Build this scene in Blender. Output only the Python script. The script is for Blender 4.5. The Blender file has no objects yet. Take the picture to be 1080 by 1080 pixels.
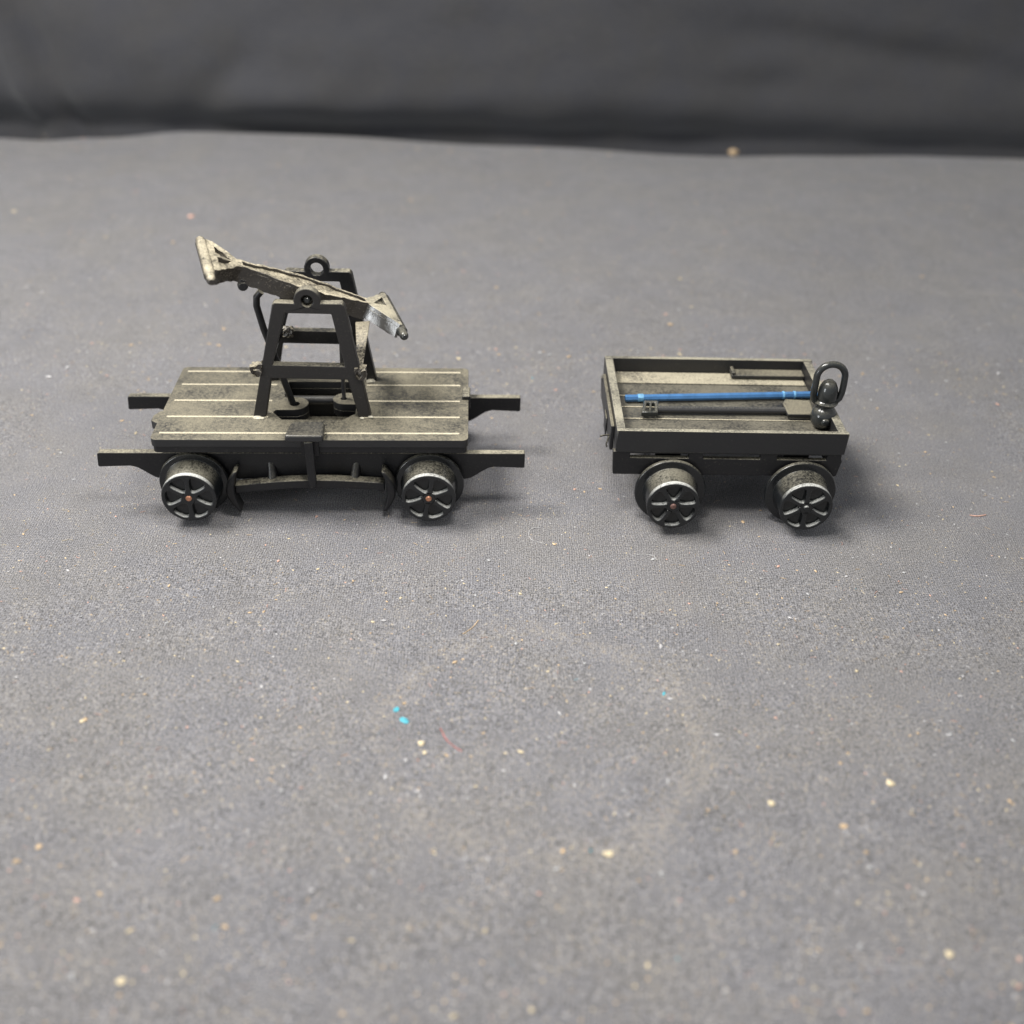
import bpy, bmesh, math, random
from mathutils import Vector, Matrix
from mathutils import noise as mnoise
R = math.radians
sc = bpy.context.scene
sc.unit_settings.scale_length = 0.01            # one unit is one centimetre
# ------------------------------------------------------------------ camera
PITCH, ROLL, DIST = R(33.59), R(1.434), 17.5
cd = bpy.data.cameras.new('camera'); cam = bpy.data.objects.new('camera', cd)
sc.collection.objects.link(cam); sc.camera = cam
cd.sensor_width = 36; cd.lens = 39.5; cd.clip_start = 0.1; cd.clip_end = 500
Fv = Vector((0, math.cos(PITCH), -math.sin(PITCH))); X0 = Vector((1, 0, 0)); U0 = X0.cross(Fv)
Rv = X0*math.cos(ROLL) + U0*math.sin(ROLL); Uv = -X0*math.sin(ROLL) + U0*math.cos(ROLL)
M = Matrix((Rv, Uv, -Fv)).transposed().to_4x4()
M.translation = Vector((0, -DIST*math.cos(PITCH), DIST*math.sin(PITCH)))
cam.matrix_world = M
cd.dof.use_dof = True; cd.dof.focus_distance = 16.7; cd.dof.aperture_fstop = 0.175
# ------------------------------------------------------------------ light
w = bpy.data.worlds.new('World'); sc.world = w; w.use_nodes = True
w.node_tree.nodes['Background'].inputs[0].default_value = (0.93, 0.96, 1.0, 1)
w.node_tree.nodes['Background'].inputs[1].default_value = 0.5
def area(name, loc, target, size, power, col):
    l = bpy.data.lights.new(name, 'AREA'); l.shape = 'RECTANGLE'; l.size, l.size_y = size
    l.energy = power; l.color = col
    o = bpy.data.objects.new(name, l); sc.collection.objects.link(o); o.location = loc
    o.rotation_euler = (Vector(target)-Vector(loc)).to_track_quat('-Z', 'Y').to_euler()
area('ceiling_light', (-17, 3, 31), (0, 3, 0), (11, 11), 20500, (1.0, 0.97, 0.93))
area('window_light', (-26, -19, 6), (0, 0, 2), (9, 9), 3300, (0.95, 0.98, 1.0))
area('added_pool_fill', (0, -3.2, 11.5), (0, -2.6, 0), (3, 2.5), 1050, (1.0, 0.975, 0.94))  # added fill lamp, makes a brighter pool on the cloth before the vehicles
sc.view_settings.view_transform = 'Standard'; sc.view_settings.look = 'None'
sc.view_settings.gamma = 1; sc.view_settings.use_curve_mapping = False
sc.view_settings.exposure = 0.0
sc.render.engine = 'CYCLES'
# ------------------------------------------------------------------ materials
class NT:
    def __init__(s, name):
        s.m = bpy.data.materials.new(name); s.m.use_nodes = True; s.t = s.m.node_tree
        s.b = s.t.nodes['Principled BSDF']
    def n(s, typ, **k):
        nd = s.t.nodes.new(typ)
        for a, b in k.items():
            if a.startswith('i_'):
                nd.inputs[int(a[2:]) if a[2:].isdigit() else a[2:]].default_value = b
            else: setattr(nd, a, b)
        return nd
    def l(s, a, b): s.t.links.new(a, b)
    def math(s, op, a, b=None, clamp=False):
        nd = s.n('ShaderNodeMath', operation=op, use_clamp=clamp)
        for i, v in enumerate((a, b)):
            if v is None: continue
            if isinstance(v, (int, float)): nd.inputs[i].default_value = v
            else: s.l(v, nd.inputs[i])
        return nd.outputs[0]
    def mix(s, f, a, b):
        nd = s.n('ShaderNodeMix', data_type='RGBA')
        for i, v in ((0, f), (6, a), (7, b)):
            if isinstance(v, (int, float)): nd.inputs[i].default_value = v
            elif isinstance(v, tuple): nd.inputs[i].default_value = (*v, 1)
            else: s.l(v, nd.inputs[i])
        return nd.outputs[2]
    def ramp(s, v, lo, hi):
        nd = s.n('ShaderNodeMapRange', interpolation_type='SMOOTHSTEP'); s.l(v, nd.inputs[0])
        nd.inputs[1].default_value = lo; nd.inputs[2].default_value = hi; return nd.outputs[0]
    def noise(s, vec, scale, detail=3, rough=.6):
        nd = s.n('ShaderNodeTexNoise'); s.l(vec, nd.inputs['Vector'])
        nd.inputs['Scale'].default_value = scale; nd.inputs['Detail'].default_value = detail
        nd.inputs['Roughness'].default_value = rough; return nd.outputs[0]
def plastic(name, dust=1.0, rough=.38, base=(.012, .012, .013), dustcol=(.40, .365, .27), side=.10, bump=.15, cover=0., spec=.5):
    """black moulded plastic with pale dust settled on whatever faces up"""
    t = NT(name); co = t.n('ShaderNodeTexCoord').outputs['Object']
    g = t.n('ShaderNodeNewGeometry'); sep = t.n('ShaderNodeSeparateXYZ'); t.l(g.outputs['Normal'], sep.inputs[0])
    up = t.ramp(sep.outputs[2], .25, .95)
    big = t.noise(co, 1.3, 4, .6); fine = t.noise(co, 26, 4, .75); grain = t.noise(co, 75, 2, .8)
    a = t.math('ADD', t.math('MULTIPLY', big, .9), t.math('MULTIPLY', fine, 1.05))
    a = t.ramp(a, .68-cover, 1.19-cover)
    a = t.math('MULTIPLY', a, t.math('ADD', t.math('MULTIPLY', t.ramp(grain, .3, .7), .7), .35))
    top = t.math('MULTIPLY', t.math('MULTIPLY', up, a), dust, True)
    sp = t.math('MULTIPLY', t.ramp(fine, .56, .78), side)
    sp2 = t.math('MULTIPLY', t.ramp(grain, .66, .75), side*1.2)
    f = t.math('MAXIMUM', top, t.math('MAXIMUM', sp, sp2))
    t.l(t.mix(f, base, dustcol), t.b.inputs['Base Color'])
    t.l(t.math('ADD', t.math('MULTIPLY', f, .5), rough, True), t.b.inputs['Roughness'])
    t.b.inputs['Specular IOR Level'].default_value = spec
    bp = t.n('ShaderNodeBump'); bp.inputs['Strength'].default_value = bump; bp.inputs['Distance'].default_value = .02
    t.l(t.math('ADD', fine, t.math('MULTIPLY', grain, .5)), bp.inputs['Height']); t.l(bp.outputs[0], t.b.inputs['Normal'])
    return t.m
M_DECK = plastic('dusty_deck_plastic', 1.0, .45, cover=.06, dustcol=(.22, .197, .138), side=.10)
M_FLOOR = plastic('wagon_floor_plastic', .9, .42, cover=.02, dustcol=(.19, .172, .125), side=.1)
M_HEAVY = plastic('heavy_dust_plastic', 1.2, .6, cover=.12, dustcol=(.40, .36, .26), side=.4)
M_SEAM = plastic('seam_dust', 1.2, .6, dustcol=(.50, .45, .33), side=.9, cover=.3)
M_BLK = plastic('black_plastic', .9, .36, base=(.009, .009, .010), spec=.35)
M_FRAME = plastic('satin_black_plastic', .7, .5, spec=.35, base=(.018, .0165, .016), side=.12, bump=.06)
M_BEAM = plastic('dust_caked_plastic', 1.2, .25, cover=.0, base=(.030, .026, .022), dustcol=(.52, .46, .33), side=.3, bump=.4)
M_WHEEL = plastic('glossy_black_plastic', .75, .18, dustcol=(.27, .25, .19), base=(.008, .009, .010), side=.03, bump=.02)
M_FACE = plastic('wheel_face_painted_glints', 1.0, .2, base=(.010, .011, .012), dustcol=(.62, .62, .58), side=.03, bump=.02, cover=.12)  # dust colour whitened to paint highlights on spoke walls and rims
M_PEDAL = plastic('pedal_plastic', .35, .3, base=(.02, .02, .021), side=.05)
M_WAG = plastic('wagon_black_plastic', .95, .42, cover=.04, dustcol=(.40, .37, .28), side=.07)
M_LAMP = plastic('lantern_gloss_plastic', .35, .15, base=(.02, .022, .022), side=.07, bump=.03)
M_GLOSS = plastic('bare_black_plastic', .15, .25, base=(.03, .03, .032), side=.03, bump=.03)
def simple(name, col, rough=.5, metal=0., var=.35, scale=20):
    t = NT(name); co = t.n('ShaderNodeTexCoord').outputs['Object']
    n = t.noise(co, scale, 3)
    t.l(t.mix(t.ramp(n, .3, .7), tuple(c*(1-var) for c in col), tuple(min(1, c*(1+var*.6)) for c in col)), t.b.inputs['Base Color'])
    t.b.inputs['Roughness'].default_value = rough; t.b.inputs['Metallic'].default_value = metal
    return t.m
M_COP = simple('worn_copper', (.42, .20, .12), .45, .6)
M_BROWN = simple('dull_brown_axle', (.20, .11, .09), .5, .3)
M_BRKT = plastic('shiny_bracket_plastic', 1.0, .16, spec=1.0, base=(.06, .058, .055), dustcol=(.50, .45, .32), side=.12, bump=.12)
M_BLUE = simple('blue_anodised_metal', (.085, .225, .47), .28, .5, .15, 8)
M_CYAN = simple('pale_scuffed_blue', (.14, .33, .52), .5, 0)
M_DUST = simple('cream_dust_lump', (.46, .43, .34), .9)
M_CREAM = simple('cream_crumb', (.62, .52, .34), .8)
M_TAN = simple('tan_crumb', (.52, .38, .23), .8)
M_WHITE = simple('white_lint', (.44, .43, .43), .9)
M_GREY = simple('grey_lint', (.36, .36, .36), .9)
M_TEAL = simple('cyan_flake', (.05, .34, .42), .6)
M_RED = simple('red_fibre', (.42, .14, .12), .8)
M_PINK = simple('pink_crumb', (.60, .36, .28), .8)
def cloth(name, ring=True, bmp=.55, amp=1.0, base=(.160, .156, .157)):
    t = NT(name); co = t.n('ShaderNodeTexCoord').outputs['Object']
    warp = t.n('ShaderNodeTexNoise'); t.l(co, warp.inputs['Vector']); warp.inputs['Scale'].default_value = .8; warp.inputs['Detail'].default_value = 2
    wv = t.n('ShaderNodeVectorMath', operation='SCALE'); t.l(warp.outputs['Color'], wv.inputs[0]); wv.inputs['Scale'].default_value = .25
    va = t.n('ShaderNodeVectorMath', operation='ADD'); t.l(co, va.inputs[0]); t.l(wv.outputs[0], va.inputs[1])
    def wave(direction, per):
        nd = t.n('ShaderNodeTexWave', wave_type='BANDS', bands_direction=direction); t.l(va.outputs[0], nd.inputs['Vector'])
        nd.inputs['Scale'].default_value = 1/(per*3.18)
        nd.inputs['Distortion'].default_value = 1.2; nd.inputs['Detail'].default_value = 2; nd.inputs['Detail Scale'].default_value = 3
        return nd.outputs['Fac']
    wx, wy = wave('X', .034), wave('Y', .040)
    weave = t.math('ADD', t.math('MULTIPLY', wx, .55), t.math('MULTIPLY', wy, .45))
    n1 = t.noise(co, 46, 3, .85); n2 = t.noise(co, 13, 3, .7); big = t.noise(co, .32, 4, .55); mid = t.noise(co, 1.6, 3, .6)
    v = t.math('ADD', t.math('MULTIPLY', weave, .62), t.math('MULTIPLY', t.math('ADD', t.math('MULTIPLY', t.math('SUBTRACT', n1, .5), 6.0), .42), .95))
    v = t.math('ADD', v, t.math('MULTIPLY', t.math('SUBTRACT', n2, .05), .45))
    v = t.math('ADD', v, t.math('MULTIPLY', big, .22))
    v = t.math('ADD', v, t.math('MULTIPLY', mid, .25))     # mean about 1.17
    v = t.math('SUBTRACT', v, .27, False)
    v = t.math('MAXIMUM', t.math('ADD', t.math('MULTIPLY', t.math('SUBTRACT', v, .95), amp), .95), .15)
    vm = t.n('ShaderNodeVectorMath', operation='SCALE'); vm.inputs[0].default_value = base; t.l(v, vm.inputs['Scale'])
    col = vm.outputs[0]
    # faint colour drift: bluish bare cloth, brownish dusty cloth
    drift = t.ramp(t.noise(co, .55, 3, .6), .35, .68)
    tint = t.mix(drift, (.975, .985, 1.035), (1.01, 1.0, .99))
    mm = t.n('ShaderNodeVectorMath', operation='MULTIPLY'); t.l(col, mm.inputs[0]); t.l(tint, mm.inputs[1]); col = mm.outputs[0]
    # fine dust flecks caught in the weave
    flo = t.noise(co, 20, 3, .6); fl2 = t.noise(co, 38, 2, .5)
    dens = t.ramp(mid, .3, .72)
    f = t.math('MULTIPLY', t.math('MAXIMUM', t.ramp(flo, .62, .72), t.math('MULTIPLY', t.ramp(fl2, .60, .72), .8)), t.math('ADD', t.math('MULTIPLY', dens, .5), .2))
    f = t.math('MULTIPLY', f, amp)
    if ring:
        sep = t.n('ShaderNodeSeparateXYZ'); t.l(co, sep.inputs[0])
        dx = t.math('SUBTRACT', sep.outputs[0], .4); dy = t.math('ADD', sep.outputs[1], 4.8)
        rr = t.math('SQRT', t.math('ADD', t.math('MULTIPLY', dx, dx), t.math('MULTIPLY', dy, dy)))
        rr = t.math('ADD', rr, t.math('MULTIPLY', t.noise(co, .9, 2), .5))
        band = t.math('SUBTRACT', 1, t.math('MULTIPLY', t.math('ABSOLUTE', t.math('SUBTRACT', rr, 2.15)), 3.6), True)
        band = t.math('MULTIPLY', band, t.ramp(t.noise(co, 15, 3, .7), .46, .62))
        f = t.math('MAXIMUM', f, t.math('MULTIPLY', band, .18))
    col = t.mix(f, col, (.52, .44, .31))
    t.l(col, t.b.inputs['Base Color'])
    t.b.inputs['Roughness'].default_value = .92; t.b.inputs['Specular IOR Level'].default_value = .15
    t.b.inputs['Sheen Weight'].default_value = .25; t.b.inputs['Sheen Roughness'].default_value = .5
    bp = t.n('ShaderNodeBump'); bp.inputs['Strength'].default_value = bmp; bp.inputs['Distance'].default_value = .012
    t.l(t.math('ADD', t.math('MULTIPLY', weave, .8), t.math('MULTIPLY', n1, 1.0)), bp.inputs['Height']); t.l(bp.outputs[0], t.b.inputs['Normal'])
    return t.m
M_CLOTH = cloth('charcoal_cloth')
M_BACK = cloth('black_backdrop_cloth', False, .08, .22, (.056, .0565, .060))
# ------------------------------------------------------------------ helpers
def build(name, bm, mat, parent=None, bevel=0.0, smooth=30, seg=2):
    bmesh.ops.recalc_face_normals(bm, faces=bm.faces)
    me = bpy.data.meshes.new(name); bm.to_mesh(me); bm.free()
    for m_ in (mat if isinstance(mat, (list, tuple)) else [mat]): me.materials.append(m_)
    o = bpy.data.objects.new(name, me); sc.collection.objects.link(o); o.parent = parent
    if smooth:
        for p in me.polygons: p.use_smooth = True
        try: me.set_sharp_from_angle(angle=R(smooth))
        except Exception: pass
    if bevel:
        b = o.modifiers.new('bevel', 'BEVEL'); b.width = bevel; b.segments = seg; b.limit_method = 'ANGLE'; b.angle_limit = R(35)
        b.harden_normals = False
    return o
def tag(o, label=None, cat=None, group=None, kind=None):
    for k, v in (('label', label), ('category', cat), ('group', group), ('kind', kind)):
        if v: o[k] = v
    return o
def empty(name, loc, rz=0):
    o = bpy.data.objects.new(name, None); sc.collection.objects.link(o); o.location = loc; o.rotation_euler = (0, 0, rz)
    o.empty_display_size = .3; return o
def box(bm, x0, x1, y0, y1, z0, z1, mtx=None):
    vs = [bm.verts.new((x, y, z)) for z in (z0, z1) for y in (y0, y1) for x in (x0, x1)]
    for f in ((0, 2, 3, 1), (4, 5, 7, 6), (0, 1, 5, 4), (2, 6, 7, 3), (0, 4, 6, 2), (1, 3, 7, 5)):
        bm.faces.new([vs[i] for i in f])
    if mtx is not None:
        for v in vs: v.co = mtx @ v.co
    return vs
def tube(bm, pts, r, n=12, cap=True):
    pts = [Vector(p) for p in pts]; rings = []; prev = None
    rs = r if isinstance(r, (list, tuple)) else [r]*len(pts)
    for i, p in enumerate(pts):
        d = (pts[min(i+1, len(pts)-1)] - pts[max(i-1, 0)]).normalized()
        a = prev if prev is not None else (Vector((0, 0, 1)) if abs(d.z) < .9 else Vector((1, 0, 0)))
        u = (a - d*a.dot(d)).normalized(); v = d.cross(u); prev = u
        rings.append([bm.verts.new(p + (u*math.cos(2*math.pi*k/n) + v*math.sin(2*math.pi*k/n))*rs[i]) for k in range(n)])
    for a, b in zip(rings, rings[1:]):
        for k in range(n): bm.faces.new((a[k], a[(k+1) % n], b[(k+1) % n], b[k]))
    if cap: bm.faces.new(rings[0][::-1]); bm.faces.new(rings[-1])
def lathe(bm, prof, n=48, axis='z', c=(0, 0, 0)):
    """prof: (radius, height) pairs from bottom to top"""
    rings = []; c = Vector(c)
    for r, h in prof:
        ring = []
        for k in range(n if r > 1e-6 else 1):
            a = 2*math.pi*k/n; x, y = r*math.cos(a), r*math.sin(a)
            ring.append(bm.verts.new(c + (Vector((x, y, h)) if axis == 'z' else Vector((x, h, y)))))
        rings.append(ring)
    for a, b in zip(rings, rings[1:]):
        if len(a) == 1 and len(b) == 1: continue
        for k in range(n):
            if len(a) == 1: bm.faces.new((a[0], b[(k+1) % n], b[k]))
            elif len(b) == 1: bm.faces.new((a[k], a[(k+1) % n], b[0]))
            else: bm.faces.new((a[k], a[(k+1) % n], b[(k+1) % n], b[k]))
    if len(rings[0]) > 1: bm.faces.new(rings[0])
    if len(rings[-1]) > 1: bm.faces.new(rings[-1])
def poly(bm, outer, holes, t0, t1, plane='xy', mtx=None):
    """extruded outline with holes; plane xy -> thickness along z, xz -> thickness along y"""
    def P(p, t): return Vector((p[0], p[1], t)) if plane == 'xy' else Vector((p[0], t, p[1]))
    new = []
    caps = []
    for t in (t0, t1):
        loops = []; es = []
        for lp in [outer] + holes:
            vs = [bm.verts.new(P(p, t)) for p in lp]; loops.append(vs); new += vs
            es += [bm.edges.new((vs[i], vs[(i+1) % len(vs)])) for i in range(len(vs))]
        bmesh.ops.triangle_fill(bm, edges=es, use_beauty=True, use_dissolve=False)
        caps.append(loops)
    for la, lb in zip(*caps):
        for i in range(len(la)):
            j = (i+1) % len(la); bm.faces.new((la[i], la[j], lb[j], lb[i]))
    if mtx is not None:
        for v in new: v.co = mtx @ v.co
def arc(cx, cy, r, a0, a1, n=10):
    return [(cx+r*math.cos(R(a0+(a1-a0)*i/n)), cy+r*math.sin(R(a0+(a1-a0)*i/n))) for i in range(n+1)]
# ------------------------------------------------------------------ the setting
EDGE = [(-40, 19.6), (-15.8, 19.94), (-14.3, 19.77), (-13.0, 20.2), (-10.4, 21.2), (-5.9, 21.28), (1.5, 20.88), (6.4, 20.49), (15.4, 20.25), (40, 20.0)]
def edge_y(x):
    for (a, ya), (b, yb) in zip(EDGE, EDGE[1:]):
        if x <= b:
            t = (x-a)/(b-a); t = t*t*(3-2*t); return ya + (yb-ya)*t
    return 20
def hump(x, y):
    far = min(1, max(0, (abs(y-.9)-2.2)/4)) if abs(x) < 8 else min(1, max(0, (math.hypot(abs(x)-8, max(0, abs(y-.9)-2.2)))/4))
    return (mnoise.noise(Vector((x*.11, y*.16, 3.1)))*.20 + mnoise.noise(Vector((x*.32, y*.5, 8.4)))*.055) * far
bm = bmesh.new()
NX, Y0 = 240, -14.0
rows = []
NY = 150
for j in range(NY+12):
    row = []
    for i in range(NX+1):
        x = -36 + 72*i/NX; ye = edge_y(x)
        if j <= NY:
            y = Y0 + (ye-.5-Y0)*j/NY; z = hump(x, y)
        else:
            a = R(90*min(1, (j-NY)/7)); y = ye-.5+.5*math.sin(a); z = hump(x, ye-.5) - .5*(1-math.cos(a)) - max(0, j-NY-7)*.5
        row.append(bm.verts.new((x, y, z)))
    rows.append(row)
for a, b in zip(rows, rows[1:]):
    for i in range(NX): bm.faces.new((a[i], a[i+1], b[i+1], b[i]))
tag(build('ground', bm, M_CLOTH, smooth=180), 'charcoal woven cloth spread flat, dotted with dust and lint', 'cloth', kind='structure')
# backdrop cloth hanging behind the edge
bm = bmesh.new(); rows = []
NX, NZ = 300, 90
for j in range(NZ+1):
    row = []
    for i in range(NX+1):
        x = -36 + 72*i/NX; z = -7 + 19*j/NZ
        y = 23.3 + z*.22
        def ridge(u, w_, h_): return h_*math.exp(-(u/w_)**2)
        k = 1
        y += .35*mnoise.noise(Vector((x*.10, z*.25, 1.7))) + .24*mnoise.noise(Vector((x*.22+z*.15, z*.5, 5.2))) + .07*mnoise.noise(Vector((x*.5-z*.4, z*.9, 9.2)))
        y += ridge(x+16.0+z*.30, .45, -.40) + ridge(x+15.2+z*.30, .5, .35)
        y += ridge((x+10.2) - (z-.5)*.9, .9, .30)*math.exp(-((z-.9)/1.2)**2)
        y += min(1.5, max(0, .9-z))**2*.45
        y += ridge((z-2.3)+.12*(x-11), .5, .30)*math.exp(-((x-12)/6.)**2)
        y += ridge((z-1.2)+.05*(x-6), .45, .12)*math.exp(-((x-7)/4.)**2)
        y += ridge((z-.2), .6, -.25)*math.exp(-((x+6)/5.)**2)
        row.append(bm.verts.new((x, y, z)))
    rows.append(row)
for a, b in zip(rows, rows[1:]):
    for i in range(NX): bm.faces.new((a[i], a[i+1], b[i+1], b[i]))
tag(build('backdrop', bm, M_BACK, smooth=180), 'dark wrinkled cloth hanging behind the far edge', 'cloth', kind='structure')
# ------------------------------------------------------------------ wheels
def sector(k, n=6, r0=.11, r1=.345, w_=.028, rot=0, s=1.0):
    """pie shaped recess between two spokes"""
    a0, a1 = 360*k/n+rot, 360*(k+1)/n+rot
    def off(r_): return math.degrees(math.asin(min(.9, w_/r_)))
    def P(r_, a): return (r_*math.cos(R(a)), r_*math.sin(R(a)))
    rs = r1-.075
    pts = arc(0, 0, r1, a0+off(r1)+13, a1-off(r1)-13, 5)
    pts += [P(r1-.012, a1-off(r1)-4), P(rs, a1-off(rs)-1), P(r0+.03, a1-off(r0+.03)-1), P(r0, (a0+a1)/2+4), P(r0, (a0+a1)/2-4),
            P(r0+.03, a0+off(r0+.03)+1), P(rs, a0+off(rs)+1), P(r1-.012, a0+off(r1)+4)]
    for _ in range(2):                                            # round the corners
        q = []
        for i in range(len(pts)):
            (xa, ya), (xb, yb) = pts[i], pts[(i+1) % len(pts)]
            q += [(xa*.75+xb*.25, ya*.75+yb*.25), (xa*.25+xb*.75, ya*.25+yb*.75)]
        pts = q
    return [(x*s, y*s) for x, y in pts]
def make_wheel(parent, x, y, r, rf, ty, side, hub, rot, full=True):
    """y is the outer face; side=-1 faces the camera, +1 the far side"""
    e = None
    s = -side
    bm = bmesh.new()
    yf, yi = y, y + s*ty
    prof = [(rf-.02, yf+s*.052), (rf*1.06, yi-s*.02), (r-.012, yi-s*.012), (r, yi+s*.01), (r, yi+s*.045), (r-.02, yi+s*.065), (.12, yi+s*.065)]
    if s < 0: pass
    lathe(bm, prof, 64, 'y', (x, 0, r))
    wh = build('wheel', bm, M_WHEEL, parent, .006, 40)
    k = rf/.40
    bm = bmesh.new()
    mt = Matrix.Translation((x, 0, r))
    circ = [(rf*math.cos(2*math.pi*i/64), rf*math.sin(2*math.pi*i/64)) for i in range(64)]
    poly(bm, circ, [sector(q, rot=rot, s=k) for q in range(6)], yf-s*.025, yf+s*.06, 'xz', mt)
    build('spoked_face', bm, M_FACE, wh, .018, 40, 3)
    bm = bmesh.new()
    lathe(bm, [(0, yf-s*.050), (.035, yf-s*.048), (.047, yf-s*.032), (.047, yf+s*.03)], 20, 'y', (x, 0, r))
    build('axle_end', bm, hub, wh)
    return wh
# ------------------------------------------------------------------ hand car
cart = empty('handcar', (-3.002, -.28, 0), R(2.513))
tag(cart, 'black toy railway handcar with dusty plank deck and tilted pump handle', 'toy handcar')
L2, W, H = 2.331, 2.389, 1.364
hole = ([(-.49, .62), (.43, .62), (.60, .82), (.60, 1.12)] + [(.40+.19*math.cos(R(a)), 1.31+.19*math.sin(R(a))) for a in range(-90, -271, -18)] +
        [(.55, 1.50), (.55, 1.88), (-.55, 1.88), (-.55, 1.36)] + [(-.36+.21*math.cos(R(a)), 1.14+.21*math.sin(R(a))) for a in range(90, -91, -18)] +
        [(-.62, .93), (-.66, .86)])
def rrect(x0, x1, y0, y1, r, n=5):
    return arc(x1-r, y1-r, r, 0, 90, n)+arc(x0+r, y1-r, r, 90, 180, n)+arc(x0+r, y0+r, r, 180, 270, n)+arc(x1-r, y0+r, r, 270, 360, n)
def pinhole(cx, cy, r): return [(cx+r*math.cos(2*math.pi*i/14), cy+r*math.sin(2*math.pi*i/14)) for i in range(14)]
bm = bmesh.new()
poly(bm, rrect(-L2, L2, 0, W, .09), [hole, pinhole(-.36, 1.13, .075), pinhole(.38, 1.31, .05)], H-.12, H)
for yy in (.20, .70, 1.22, 1.76, 2.22):                      # raised seams between the boards
    segs = [(-L2+.10, L2-.13)]
    if yy == .70: segs = [(-L2+.10, -.70), (.68, L2-.13)]
    elif .5 < yy < 1.88: segs = [(-L2+.10, -.72), (.70, L2-.13)]
    for a, b in segs:
        nf = len(bm.faces); box(bm, a, b, yy-.026, yy+.026, H-.01, H+.006)
        bm.faces.ensure_lookup_table()
        for k in range(nf, len(bm.faces)): bm.faces[k].material_index = 1
build('deck', bm, [M_DECK, M_SEAM], cart, .012)
bm = bmesh.new()
poly(bm, rrect(-L2+.02, L2-.02, .02, W-.02, .07), [hole], H-.227, H-.123)
build('deck_rim', bm, M_BLK, cart, .01)
# long beams with lowered middle, tips sticking out at both ends
def side_beam(y0, y1):
    c = lambda x0, z0, x1, z1: [(x0+(x1-x0)*t, z0+(z1-z0)*(t*t*(3-2*t))) for t in (0, .2, .4, .6, .8, 1)]
    out = [(-3.19, 1.005), (-3.215, .99), (-3.235, .775), (-3.22, .758)] + c(-2.75, .775, -2.32, .55) + c(2.28, .55, 2.72, .77) + [(3.17, .75), (3.19, .765), (3.19, .995), (3.175, 1.008)]
    bm = bmesh.new(); poly(bm, out, [], y0, y1, 'xz'); return bm
build('side_beam', side_beam(.229, .345), M_BLK, cart, .012)
build('side_beam', side_beam(2.03, 2.145), M_BLK, cart, .012)
bm = bmesh.new()
for x in (-2.05, -1.25, 1.2, 2.0): box(bm, x-.06, x+.06, .349, 2.026, .70, 1.10)
for x in (-1.9, -.75, .75, 1.9): box(bm, x-.14, x+.14, .245, .33, 1.011, 1.134)
for x in (-1.9, -.75, .75, 1.9): box(bm, x-.14, x+.14, 2.04, 2.13, 1.011, 1.134)
box(bm, -1.19, 1.14, .50, 1.9, .60, .72)
box(bm, -1.19, 1.14, .36, .44, .62, 1.08)
box(bm, -1.19, 1.14, 1.93, 2.0, .62, 1.08)
build('underframe', bm, M_BLK, cart, .01)
bm = bmesh.new(); tube(bm, [(-1.0, 1.62, 1.17), (1.0, 1.62, 1.17)], .07, 16); build('cross_rod', bm, M_GLOSS, cart)
for x, rot, rot2 in ((-1.812, 30, 10), (1.740, 20, 40)):
    make_wheel(cart, x, -.259, .526, .406, .389, -1, M_COP, rot)
    make_wheel(cart, x, W+.259, .526, .406, .389, 1, M_COP, rot2)
    bm = bmesh.new(); tube(bm, [(x, .20, .526), (x, W-.20, .526)], .05, 14); build('axle', bm, M_BLK, cart)
# couplers at the deck ends
bm = bmesh.new(); poly(bm, [(-L2-.005, .62), (-L2-.005, 1.0), (-L2-.07, 1.0), (-L2-.15, .86), (-L2-.15, .70), (-L2-.06, .62)], [], 1.16, 1.30); build('coupler', bm, M_DECK, cart, .015)
bm = bmesh.new(); box(bm, L2-.10, L2+.03, 1.27, 1.60, H-.16, H+.07); build('coupler', bm, M_BLK, cart, .02)
# A-frames carrying the pump beam
def a_frame(y0, ear_r):
    ear = arc(.025, 3.25, .19, -12, 192, 16)
    out = [(-.93, 1.365), (-.735, 1.365), (-.595, 2.02), (.535, 2.0), (.665, 1.365), (.85, 1.365), (.555, 3.17), (.52, 3.215)] + ear + [(-.44, 3.225), (-.475, 3.19)]
    win = [(-.56, 2.235), (.505, 2.215), (.36, 3.05), (-.30, 3.06)]
    bm = bmesh.new(); poly(bm, out, [win[::-1], [(.025+ear_r*math.cos(2*math.pi*i/24), 3.25+ear_r*math.sin(2*math.pi*i/24)) for i in range(24)]], y0, y0+.15, 'xz'); return bm
fa = build('pivot_frame', a_frame(.69, .085), M_FRAME, cart, .014)
ra = build('pivot_frame', a_frame(1.91, .10), M_BLK, cart, .014)
bm = bmesh.new(); lathe(bm, [(0, .715), (.03, .712), (.055, .735), (.06, .80), (.06, .98)], 20, 'y', (.025, 0, 3.25)); build('pivot_pin', bm, M_LAMP, cart)
random.seed(4)
def rough_box(bm, c, s, amp=.02):
    vs = box(bm, c[0]-s[0], c[0]+s[0], c[1]-s[1], c[1]+s[1], c[2]-s[2], c[2]+s[2])
    bmesh.ops.subdivide_edges(bm, edges=list(bm.edges), cuts=3, use_grid_fill=True)
    for v in bm.verts:
        v.co += Vector((random.uniform(-amp, amp), random.uniform(-amp, amp), random.uniform(-amp, amp)))
for (x, z) in ((-.80, 2.15), (.725, 2.10)):
    bm = bmesh.new(); rough_box(bm, (x, .755, z), (.075, .09, .085)); build('frame_lug', bm, M_BEAM, cart, 0, 0)
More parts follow.
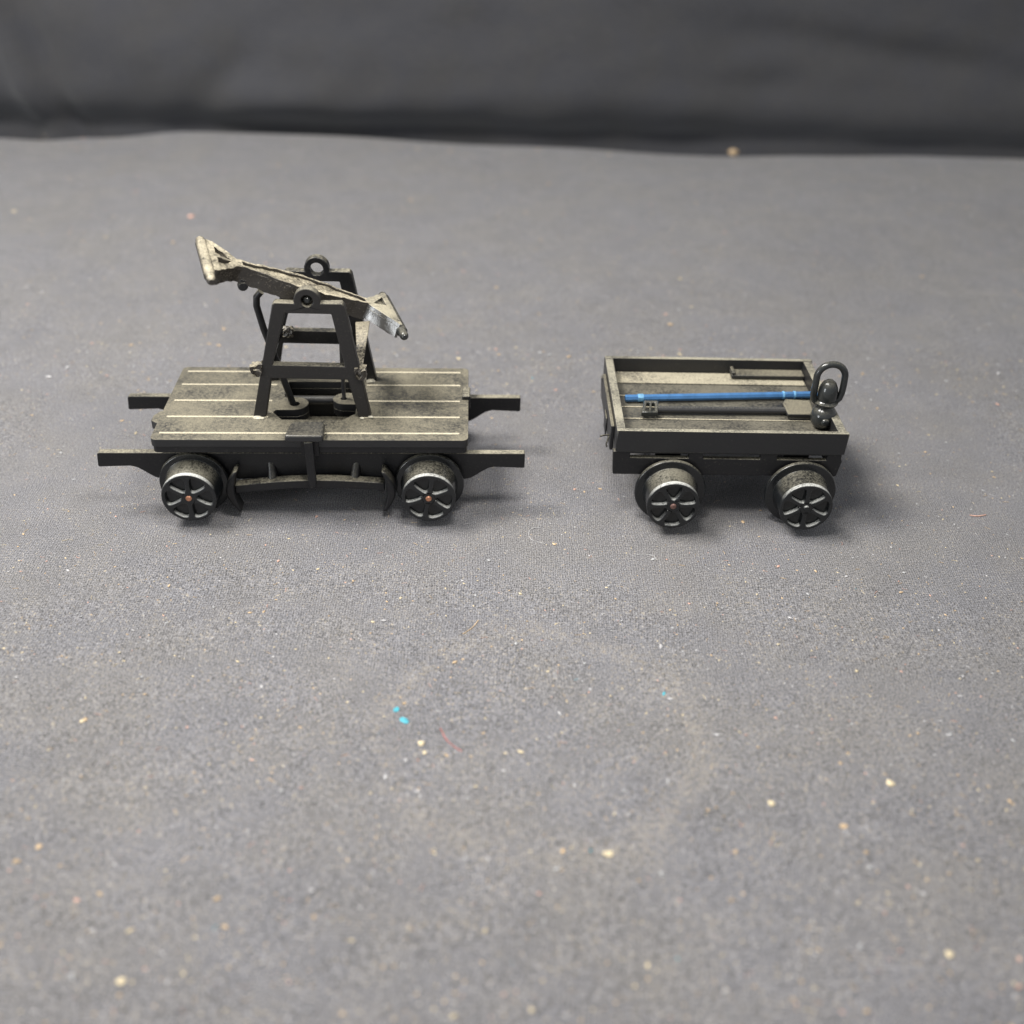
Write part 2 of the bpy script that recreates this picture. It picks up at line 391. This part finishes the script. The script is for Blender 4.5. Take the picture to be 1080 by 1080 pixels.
# gussets between the two frames
bm = bmesh.new()
vs = [(.66, .845, 2.02), (.74, .845, 2.06), (.66, .845, 1.86), (.80, 1.905, 2.42), (.56, 1.905, 2.40), (.66, 1.905, 2.0)]
v = [bm.verts.new(p) for p in vs]
for f in ((0, 1, 3, 4), (1, 2, 5, 3), (2, 0, 4, 5), (0, 2, 1), (3, 5, 4)): bm.faces.new([v[i] for i in f])
build('tie_plate', bm, M_BEAM, cart, .015)
bm = bmesh.new(); box(bm, -.74, -.62, .845, 1.905, 2.10, 2.19); build('tie_plate', bm, M_BLK, cart, .012)
bm = bmesh.new(); rough_box(bm, (-.48, 1.86, 2.24), (.07, .045, .08)); build('frame_lug', bm, M_BEAM, cart, 0, 0)
# connecting rods
bm = bmesh.new(); tube(bm, [(-.70, 1.15, 3.20), (-.77, 1.15, 3.12), (-.785, 1.15, 2.98), (-.72, 1.15, 2.62), (-.58, 1.14, 2.10), (-.35, 1.13, 1.22)], .052, 14); build('connecting_rod', bm, M_BLK, cart)
bm = bmesh.new(); tube(bm, [(.38, 1.31, 1.15), (.39, 1.30, 2.0), (.42, 1.28, 3.0)], .032, 12); build('connecting_rod', bm, M_GLOSS, cart)
# foot brake on the front edge
bm = bmesh.new(); poly(bm, [(-.33, -.10), (.20, -.10), (.215, -.06), (.20, .28), (.17, .33), (-.28, .33), (-.31, .28), (-.345, -.06)], [], 1.378, 1.49); bp_ = build('brake_pedal', bm, M_PEDAL, cart, .03, 30, 3)
bm = bmesh.new(); poly(bm, [(-.065, .66), (-.05, .60), (.0, .585), (.05, .61), (.06, .68), (.055, 1.376), (-.075, 1.376)], [], -.09, -.015, 'xz'); build('brake_stem', bm, M_BLK, bp_, .015)
bm = bmesh.new(); box(bm, -.14, .13, -.015, .10, 1.10, 1.376); build('brake_bracket', bm, M_BLK, bp_, .01)
# brake beam, struts and shoes
def sweep_box(bm, pts, hw, hh):
    rings = []
    for i, p in enumerate(pts):
        p = Vector(p)
        rings.append([bm.verts.new(p+Vector((0, sy*hw, sz*hh))) for sy, sz in ((-1, -1), (1, -1), (1, 1), (-1, 1))])
    for a, b in zip(rings, rings[1:]):
        for k in range(4): bm.faces.new((a[k], a[(k+1) % 4], b[(k+1) % 4], b[k]))
    bm.faces.new(rings[0]); bm.faces.new(rings[-1])
bm = bmesh.new(); sweep_box(bm, [(-1.19+2.25*t, .13-.05*math.sin(math.pi*t), .47+.105*math.sin(math.pi*t)+.05*t) for t in [i/14 for i in range(15)]], .085, .07)
build('brake_beam', bm, M_BLK, cart, .012)
for x0, x1 in ((-.66, -.63), (.66, .60)):
    bm = bmesh.new(); tube(bm, [(x0, .35, .92), (x1, .15, .56)], [.07, .075], 16); build('brake_strut', bm, M_BLK, cart)
for x, s in ((-1.17, -1), (1.08, 1)):
    bm = bmesh.new()
    outl = []; inl = []
    for i in range(13):                                           # a crescent hugging the wheel
        t = i/12; z = .83-.72*t; bow = .12*math.sin(math.pi*t)
        wd = .05+.055*math.sin(math.pi*t)
        cx_ = x + s*(bow - .03)
        outl.append((cx_-wd*.6, z)); inl.append((cx_+wd*.6, z))
    poly(bm, outl+inl[::-1], [], -.03, .22, 'xz'); build('brake_shoe', bm, M_BLK, cart, .03, 40, 3)
# pale dust lumps at the frame feet
for p, s in (((-.86, .66, 1.375), .042), ((-.79, .64, 1.375), .025), ((.72, .66, 1.372), .025), ((.85, .68, 1.38), .03), ((.76, 1.88, 1.38), .05)):
    bm = bmesh.new(); bmesh.ops.create_icosphere(bm, subdivisions=3, radius=s)
    for v in bm.verts:
        v.co *= 1+.5*mnoise.noise(v.co*30+Vector(p)*7); v.co.x *= 1.5; v.co.z *= .5; v.co += Vector(p)
    build('dust_lump', bm, M_DUST, cart)
# ---- pump beam
def roughen(bm, amp, size=.09):
    """worn, ragged casting: cut the long edges and push every point a little"""
    for _ in range(4):
        es = [e for e in bm.edges if e.calc_length() > size]
        if not es: break
        bmesh.ops.subdivide_edges(bm, edges=es, cuts=1)
        bmesh.ops.triangulate(bm, faces=[f for f in bm.faces if len(f.verts) > 4])
    bm.normal_update()
    for v in bm.verts:
        q = v.co*9
        v.co += Vector((mnoise.noise(q), mnoise.noise(q+Vector((7, 1, 3))), mnoise.noise(q+Vector((2, 9, 5)))))*amp*1.6

bp = empty('pump_beam', (-.08, 1.158, 3.249)); bp.parent = cart
bp.rotation_mode = 'XYZ'
def Rm(ps, ph, ro): return Matrix.Rotation(ps, 3, 'Z') @ Matrix.Rotation(ph, 3, 'Y') @ Matrix.Rotation(ro, 3, 'X')
bp.rotation_euler = Rm(.315, .417, .052).to_euler()
prof = [(-1.02, .10), (-.8, .12), (-.35, .225), (0, .255), (.35, .225), (.80, .12), (1.0, .11)]
bm = bmesh.new()
top = [(a, b) for a, b in prof]; bot = [(a, -b) for a, b in prof][::-1]
poly(bm, top+bot, [], -.10, .065)
for s in (1, -1):                                             # raised rims on both edges
    o_ = [(a, s*b) for a, b in prof]; i_ = [(a, s*(b-.055)) for a, b in prof][::-1]
    poly(bm, o_+i_, [], -.155, .105)
roughen(bm, .011)
arm = build('beam_arm', bm, M_BEAM, bp, .006)
for s in (-1, 1):
    outer = [(s*.96, .105), (s*1.02, .14), (s*1.38, .56), (s*1.42, .56), (s*1.42, -.56), (s*1.38, -.56), (s*1.02, -.14), (s*.96, -.105)]
    tri = [(s*1.10, .02), (s*1.32, .36), (s*1.32, .04)]
    tri2 = [(s*1.10, -.02), (s*1.32, -.36), (s*1.32, -.04)]
    bm = bmesh.new(); poly(bm, outer, [tri, tri2] if s < 0 else [tri], .04, .10); poly(bm, [(x*.998, y*.98) for x, y in outer], [], -.13, .039); roughen(bm, .016 if s < 0 else .008); hd = build('handle_bracket', bm, M_BEAM if s < 0 else M_BRKT, bp, .006)
    bm = bmesh.new()
    lathe(bm, [(0, -.765), (.035, -.76), (.058, -.735), (.066, -.70), (.066, -.60), (.085, -.57), (.085, .57), (.066, .60), (.066, .70), (.05, .74), (0, .75)], 20, 'y', (s*1.45, 0, 0))
    build('handle_bar', bm, M_BEAM if s < 0 else M_LAMP, bp)
bm = bmesh.new(); lathe(bm, [(.0, -.06), (.06, -.06), (.075, -.03), (.075, .03), (.06, .06), (0, .06)], 20, 'y', (-.86, -.06, -.19)); box(bm, -.93, -.79, -.11, -.01, -.18, -.09); build('rod_lug', bm, M_BLK, bp, .008)
bm = bmesh.new(); lathe(bm, [(.0, -.06), (.06, -.06), (.075, -.03), (.075, .03), (.06, .06), (0, .06)], 20, 'y', (.60, .10, -.17)); build('rod_lug', bm, M_BLK, bp, .008)
# ------------------------------------------------------------------ wagon
wag = empty('wagon', (3.252, -.04, 0), R(1.101))
tag(wag, 'small black open toy wagon with low sides, holding tools and a lantern', 'toy wagon')
X2, WW, WH, FZ = 1.729, 2.533, 1.536, 1.28
bm = bmesh.new(); box(bm, -X2+.14, X2-.14, .09, WW-.10, 1.19, FZ)
for yy, hh in ((.50, .012), (.84, .012), (1.22, .012), (1.60, .012)):
    nf = len(bm.faces); box(bm, -X2+.18, X2-.18, yy-.012, yy+.012, FZ-.01, FZ+hh)
    bm.faces.ensure_lookup_table()
    for k in range(nf, len(bm.faces)): bm.faces[k].material_index = 1
nf = len(bm.faces); box(bm, -X2+.15, X2-.17, 2.03, WW-.10, FZ-.01, FZ+.018); bm.faces.ensure_lookup_table()
for k in range(nf, len(bm.faces)): bm.faces[k].material_index = 2
build('floor', bm, [M_FLOOR, M_SEAM, M_HEAVY], wag, .006)
bm = bmesh.new(); poly(bm, [(-X2, 1.18), (X2-.02, 1.18), (X2, WH), (-X2, WH)], [], 0, .085, 'xz'); build('side_board', bm, M_WAG, wag, .014)
bm = bmesh.new(); poly(bm, [(-X2, 1.18), (X2-.02, 1.18), (X2, WH), (-X2, WH)], [], WW-.085, WW, 'xz'); build('side_board', bm, M_WAG, wag, .014)
bm = bmesh.new(); box(bm, -X2+.003, -X2+.135, .088, WW-.088, 1.18, WH-.003); build('end_board', bm, M_WAG, wag, .012)
bm = bmesh.new(); box(bm, X2-.155, X2-.022, .088, WW-.088, 1.18, WH-.003); build('end_board', bm, M_WAG, wag, .012)
bm = bmesh.new(); box(bm, -X2-.055, -X2+.001, .35, 2.1, 1.0, 1.42); box(bm, -X2-.08, -X2-.056, .9, 1.2, .95, 1.25); build('end_plate', bm, M_DECK, wag, .02)
bm = bmesh.new(); tube(bm, [(-X2-.06, .55, 1.15), (-X2-.14, .45, 1.20), (-X2-.20, .42, 1.20)], .013, 8); tube(bm, [(-X2-.06, .50, 1.16), (-X2-.10, .42, 1.06), (-X2-.09, .40, 1.02)], .013, 8)
build('hook', bm, M_BLK, wag)
def slots():
    return [[(a, 1.065), (b, 1.065), (b, 1.148), (a, 1.148)] for a, b in ((-1.50, -.62), (-.40, .46), (.71, 1.46))]
for y0 in (.015, WW-.11):
    bm = bmesh.new(); poly(bm, [(-1.765, 1.176), (-1.745, .785), (-1.73, .775), (1.63, .785), (1.655, .80), (1.70, 1.05), (1.68, 1.10), (1.68, 1.176)], slots(), y0, y0+.095, 'xz'); build('sill', bm, M_BLK, wag, .01)
bm = bmesh.new()
for x in (-1.68, 1.57): box(bm, x, x+.07, .115, WW-.115, .80, 1.17)
box(bm, -1.609, 1.569, .9, 1.6, 1.0, 1.17)
build('underframe', bm, M_BLK, wag, .01)
for x, rot, hub in ((-.861, 2, M_BROWN), (1.128, 30, M_FACE)):
    make_wheel(wag, x, -.47, .54, .398, .39, -1, hub, rot)
    make_wheel(wag, x, WW+.47, .54, .398, .39, 1, hub, rot+15)
    bm = bmesh.new(); tube(bm, [(x, -.05, .54), (x, WW+.05, .54)], .05, 14); build('axle', bm, M_BLK, wag)
bm = bmesh.new(); box(bm, .36, 1.57, 2.20, 2.44, FZ+.03, FZ+.10); box(bm, .36, .42, 2.20, 2.44, FZ+.10, FZ+.15); build('raised_board', bm, M_DECK, wag, .015)
for x in (-.86, 1.13):
    bm = bmesh.new(); box(bm, x-.2, x+.2, .45, WW-.45, .62, .995); build('axle_box', bm, M_BLK, wag, .01)
# load of the wagon
wm = Matrix.Translation(wag.location) @ Matrix.Rotation(R(1.101), 4, 'Z')
def wloc(x, y, z): return wm @ Vector((x, y, z))
rod = empty('blue_rod', wloc(.05, 1.49, FZ), R(1.101+4.2)); tag(rod, 'thin shiny blue metal rod lying the length of the small wagon', 'rod')
bm = bmesh.new(); lathe(bm, [(.0, -1.53), (.05, -1.53), (.058, -1.52), (.058, 1.50), (.05, 1.51), (0, 1.51)], 8, 'y')
for v in bm.verts: v.co = Vector((v.co.y, -v.co.x, v.co.z+.075))
build('shaft', bm, M_BLUE, rod, 0, 20)
for a, b in ((-1.33, -1.24), (1.02, 1.05), (1.20, 1.23)):
    bm = bmesh.new(); tube(bm, [(a, 0, .075), (b, 0, .075)], .064, 12); build('pale_band', bm, M_CYAN, rod)
sh = empty('shovel', wloc(0, 1.00, FZ), R(1.101)); tag(sh, 'black miniature shovel with dusty square blade lying in front of the blue rod', 'toy shovel')
bm = bmesh.new(); tube(bm, [(-1.02, -.0, .08), (1.05, .05, .07)], .055, 12); build('shaft', bm, M_GLOSS, sh)
bm = bmesh.new(); poly(bm, [(-1.28, -.19), (-1.02, -.19), (-.97, .20), (-1.20, .20)], [[(-1.21, -.13), (-1.155, -.13), (-1.11, .14), (-1.165, .14)], [(-1.12, -.13), (-1.07, -.13), (-1.03, .14), (-1.08, .14)]], .05, .14); build('grip', bm, M_LAMP, sh, .02)
bm = bmesh.new(); poly(bm, [(1.00, -.16), (1.42, -.16), (1.46, .30), (1.05, .33), (.99, .20)], [], .06, .13); box(bm, 1.03, 1.40, -.15, .28, .0, .055); build('blade', bm, M_DECK, sh, .02)
ln = empty('lantern', wloc(1.50, .68, FZ), R(1.101)); tag(ln, 'glossy black miniature lantern with a hoop handle standing at the corner of the wagon', 'toy lantern')
bm = bmesh.new(); lathe(bm, [(.0, 0), (.10, .0), (.12, .02), (.165, .07), (.19, .14), (.195, .20), (.18, .27), (.14, .33), (.105, .355), (.10, .37)], 40); build('body', bm, M_LAMP, ln, 0, 60)
bm = bmesh.new(); lathe(bm, [(.10, .365), (.125, .375), (.175, .42), (.18, .44), (.15, .455), (.135, .47), (.15, .52), (.148, .62), (.13, .70), (.10, .76), (.05, .80), (0, .81)], 40); build('chimney', bm, M_LAMP, ln, 0, 60)
bm = bmesh.new(); lathe(bm, [(0, -.225), (.03, -.225), (.055, -.215), (.065, -.19), (.065, -.15)], 24, 'y', (-.01, 0, .17)); build('lens', bm, M_LAMP, ln, 0, 60)
bm = bmesh.new(); hp = [(-.15, .02, .43), (-.19, .02, .47), (-.212, .01, .56), (-.212, 0, .70)] + [(.212*math.cos(R(a)), 0, .85+.212*math.sin(R(a))) for a in range(175, -1, -12)] + [(.215, 0, .72), (.212, 0, .60), (.19, 0, .50), (.14, 0, .45)]
tube(bm, hp, .052, 14); build('hoop_handle', bm, M_LAMP, ln, 0, 50)
# ------------------------------------------------------------------ crumbs and lint on the cloth
def crumb(name, x, y, s, mat, label, cat, flat=.5, seed=0, stretch=1.0):
    o_z = hump(x, y)
    s *= .68 if y < 10 else .8
    bm = bmesh.new(); bmesh.ops.create_icosphere(bm, subdivisions=3, radius=s)
    for v in bm.verts:
        v.co *= 1+.55*mnoise.noise(v.co*(.9/s)+Vector((seed*3.7, 1, 2))); v.co.x *= stretch; v.co.z = v.co.z*flat*.6+s*flat*.45
    o = build(name, bm, mat, None); o.location = (x, y, o_z); o.rotation_euler[2] = seed*1.3
    tag(o, label, cat, 'stray crumbs and flakes on the cloth'); return o
crumb('flake', -1.37, -4.41, .048, M_TEAL, 'smaller cyan flake, the upper of two on the cloth below the handcar', 'flake', .35, 1, 1.2)
crumb('flake', -1.25, -4.59, .062, M_TEAL, 'larger cyan flake, the lower of two on the cloth below the handcar', 'flake', .35, 2, 1.2)
crumb('crumb', -1.01, -4.98, .055, M_CREAM, 'round cream crumb just below the two cyan flakes', 'crumb', .6, 3)
crumb('crumb', -.96, -5.12, .032, M_CREAM, 'tiny cream crumb touching close under the round cream one', 'crumb', .5, 4, 1.5)
crumb('crumb', 1.12, -6.6, .058, M_CREAM, 'cream crumb alone on the cloth at the bottom centre', 'crumb', .45, 5, 1.3)
crumb('crumb', 4.40, -5.55, .060, M_CREAM, 'brightest pale yellow crumb on the right-hand lower cloth', 'crumb', .5, 6, 1.2)
crumb('crumb', 4.36, -7.79, .055, M_CREAM, 'pale crumb nearest the bottom right corner', 'crumb', .6, 7)
crumb('crumb', 6.5, 20.3, .17, M_TAN, 'tan crumb at the far edge of the cloth against the dark backdrop', 'crumb', 1.2, 8)
crumb('crumb', 3.58, -.12, .042, M_TAN, 'small tan crumb lying between the two front wheels of the wagon', 'crumb', .7, 9)
crumb('crumb', 3.71, -6.19, .045, M_TAN, 'tan crumb below and left of the brightest pale yellow crumb', 'crumb', .5, 10, 1.3)
crumb('crumb', 2.98, -5.87, .045, M_CREAM, 'cream crumb midway between the bottom centre and the right-hand bright one', 'crumb', .5, 11, 1.2)
crumb('crumb', -3.61, -8.2, .055, M_CREAM, 'cream crumb nearest the bottom left corner', 'crumb', .5, 12)
crumb('crumb', -5.14, -4.72, .042, M_CREAM, 'cream crumb on the cloth far left below the handcar', 'crumb', .6, 13)
crumb('crumb', -4.97, -6.61, .05, M_TAN, 'tan crumb at the far left of the lower cloth', 'crumb', .5, 14)
crumb('crumb', 3.21, 7.21, .060, M_TAN, 'larger tan crumb of a pair on the cloth behind the wagon', 'crumb', .6, 15)
crumb('crumb', 3.17, 7.75, .045, M_PINK, 'smaller crumb of a pair on the cloth behind the wagon', 'crumb', .6, 16)
crumb('crumb', -8.3, 13.1, .10, M_PINK, 'pinkish crumb on the far left cloth behind the handcar', 'crumb', .5, 17)
crumb('crumb', 1.0, .70, .03, M_PINK, 'tiny pinkish crumb between handcar and wagon', 'crumb', .8, 18)
crumb('crumb', 1.41, .73, .03, M_TAN, 'small tan crumb just left of the wagon front wheel', 'crumb', .8, 19, 1.5)
def thread(pts, r, mat, label):
    bm = bmesh.new(); P_ = []
    for i in range(len(pts)-1):
        for k in range(4):
            t = k/4; p0 = pts[max(i-1, 0)]; p1 = pts[i]; p2 = pts[i+1]; p3 = pts[min(i+2, len(pts)-1)]
            P_.append(tuple(.5*((2*p1[j])+(-p0[j]+p2[j])*t+(2*p0[j]-5*p1[j]+4*p2[j]-p3[j])*t*t+(-p0[j]+3*p1[j]-3*p2[j]+p3[j])*t**3) for j in range(2)))
    P_.append(pts[-1]); c0 = P_[0]
    tube(bm, [(x-c0[0], y-c0[1], hump(x, y)+r*1.3) for x, y in P_], r, 6)
    o = build('thread', bm, mat); o.location = (c0[0], c0[1], 0); tag(o, label, 'thread', 'loose threads on the cloth')
thread([(.42, -.42), (.32, -.44), (.26, -.58), (.30, -.74), (.40, -.80), (.50, -.84)], .005, M_WHITE, 'white curled thread on the cloth between handcar and wagon, below the beam tip')
thread([(1.80, -1.10), (1.95, -1.05), (2.10, -1.08), (2.14, -1.18)], .0045, M_WHITE, 'short white thread on the cloth under the left wheel of the wagon')
thread([(-.80, -4.72), (-.72, -4.90), (-.62, -5.02), (-.52, -5.10)], .006, M_RED, 'reddish fibre beside the round cream crumb')
thread([(7.2, .22), (7.32, .20), (7.46, .24)], .009, M_PINK, 'short pinkish fibre on the cloth at the far right of the wagon')
thread([(-.62, -2.95), (-.50, -2.82), (-.42, -2.66)], .006, M_TAN, 'tan fibre on the cloth midway below the handcar')
# countless lint: one object
random.seed(11)
bm = bmesh.new()
NL = 14000
for i in range(NL):
    y = -10 + 16*random.random()**1.25 if random.random() < .8 else random.uniform(5, 20)
    x = random.uniform(-1, 1)*(6.5+(y+10)*.55)
    if -.7 < y < 2.6 and (-5.6 < x < -.4 or 1.2 < x < 5.2) and random.random() < .6: continue
    q = random.random()
    s = .005+.009*random.random()**2 + (.012 if random.random() < .045 else 0)
    s *= 1.0 if y < 4 else 1.6
    mi = 0 if q < .28 else 1 if q < .48 else 2 if q < .76 else 3 if q < .92 else 4 if q < .997 else 5
    z = hump(x, y)
    if random.random() < .78:
        a = random.random()*6.28; st = 1+random.random()*1.2
        n0 = len(bm.faces)
        vs = [bm.verts.new((x+s*(st*math.cos(a)*cx-math.sin(a)*cy), y+s*(st*math.sin(a)*cx+math.cos(a)*cy), z+max(.001, s*cz*.55+s*.45))) for cx, cy, cz in ((1, 0, 0), (0, 1, .1), (-1, .1, 0), (.1, -1, 0), (0, 0, 1), (0, 0, -.8))]
        for f in ((0, 1, 4), (1, 2, 4), (2, 3, 4), (3, 0, 4), (1, 0, 5), (2, 1, 5), (3, 2, 5), (0, 3, 5)):
            bm.faces.new([vs[k] for k in f]).material_index = mi
    else:
        n0 = set(bm.faces) if False else None
        a = random.random()*6.28; ln_ = random.uniform(.03, .10); cv = random.uniform(-1.6, 1.6); pts = []
        px, py = x, y
        for k in range(5):
            pts.append((px, py, hump(px, py)+.006)); px += math.cos(a)*ln_/4; py += math.sin(a)*ln_/4; a += cv/4
        before = len(bm.faces); tube(bm, pts, random.uniform(.0018, .0036), 4, False)
        bm.faces.ensure_lookup_table()
        for k in range(before, len(bm.faces)): bm.faces[k].material_index = mi
o = build('lint', bm, [M_GREY, M_WHITE, M_TAN, M_CREAM, M_PINK, M_TEAL], smooth=0)
tag(o, 'fine pale lint and dust specks scattered over the charcoal cloth', 'lint', kind='stuff')
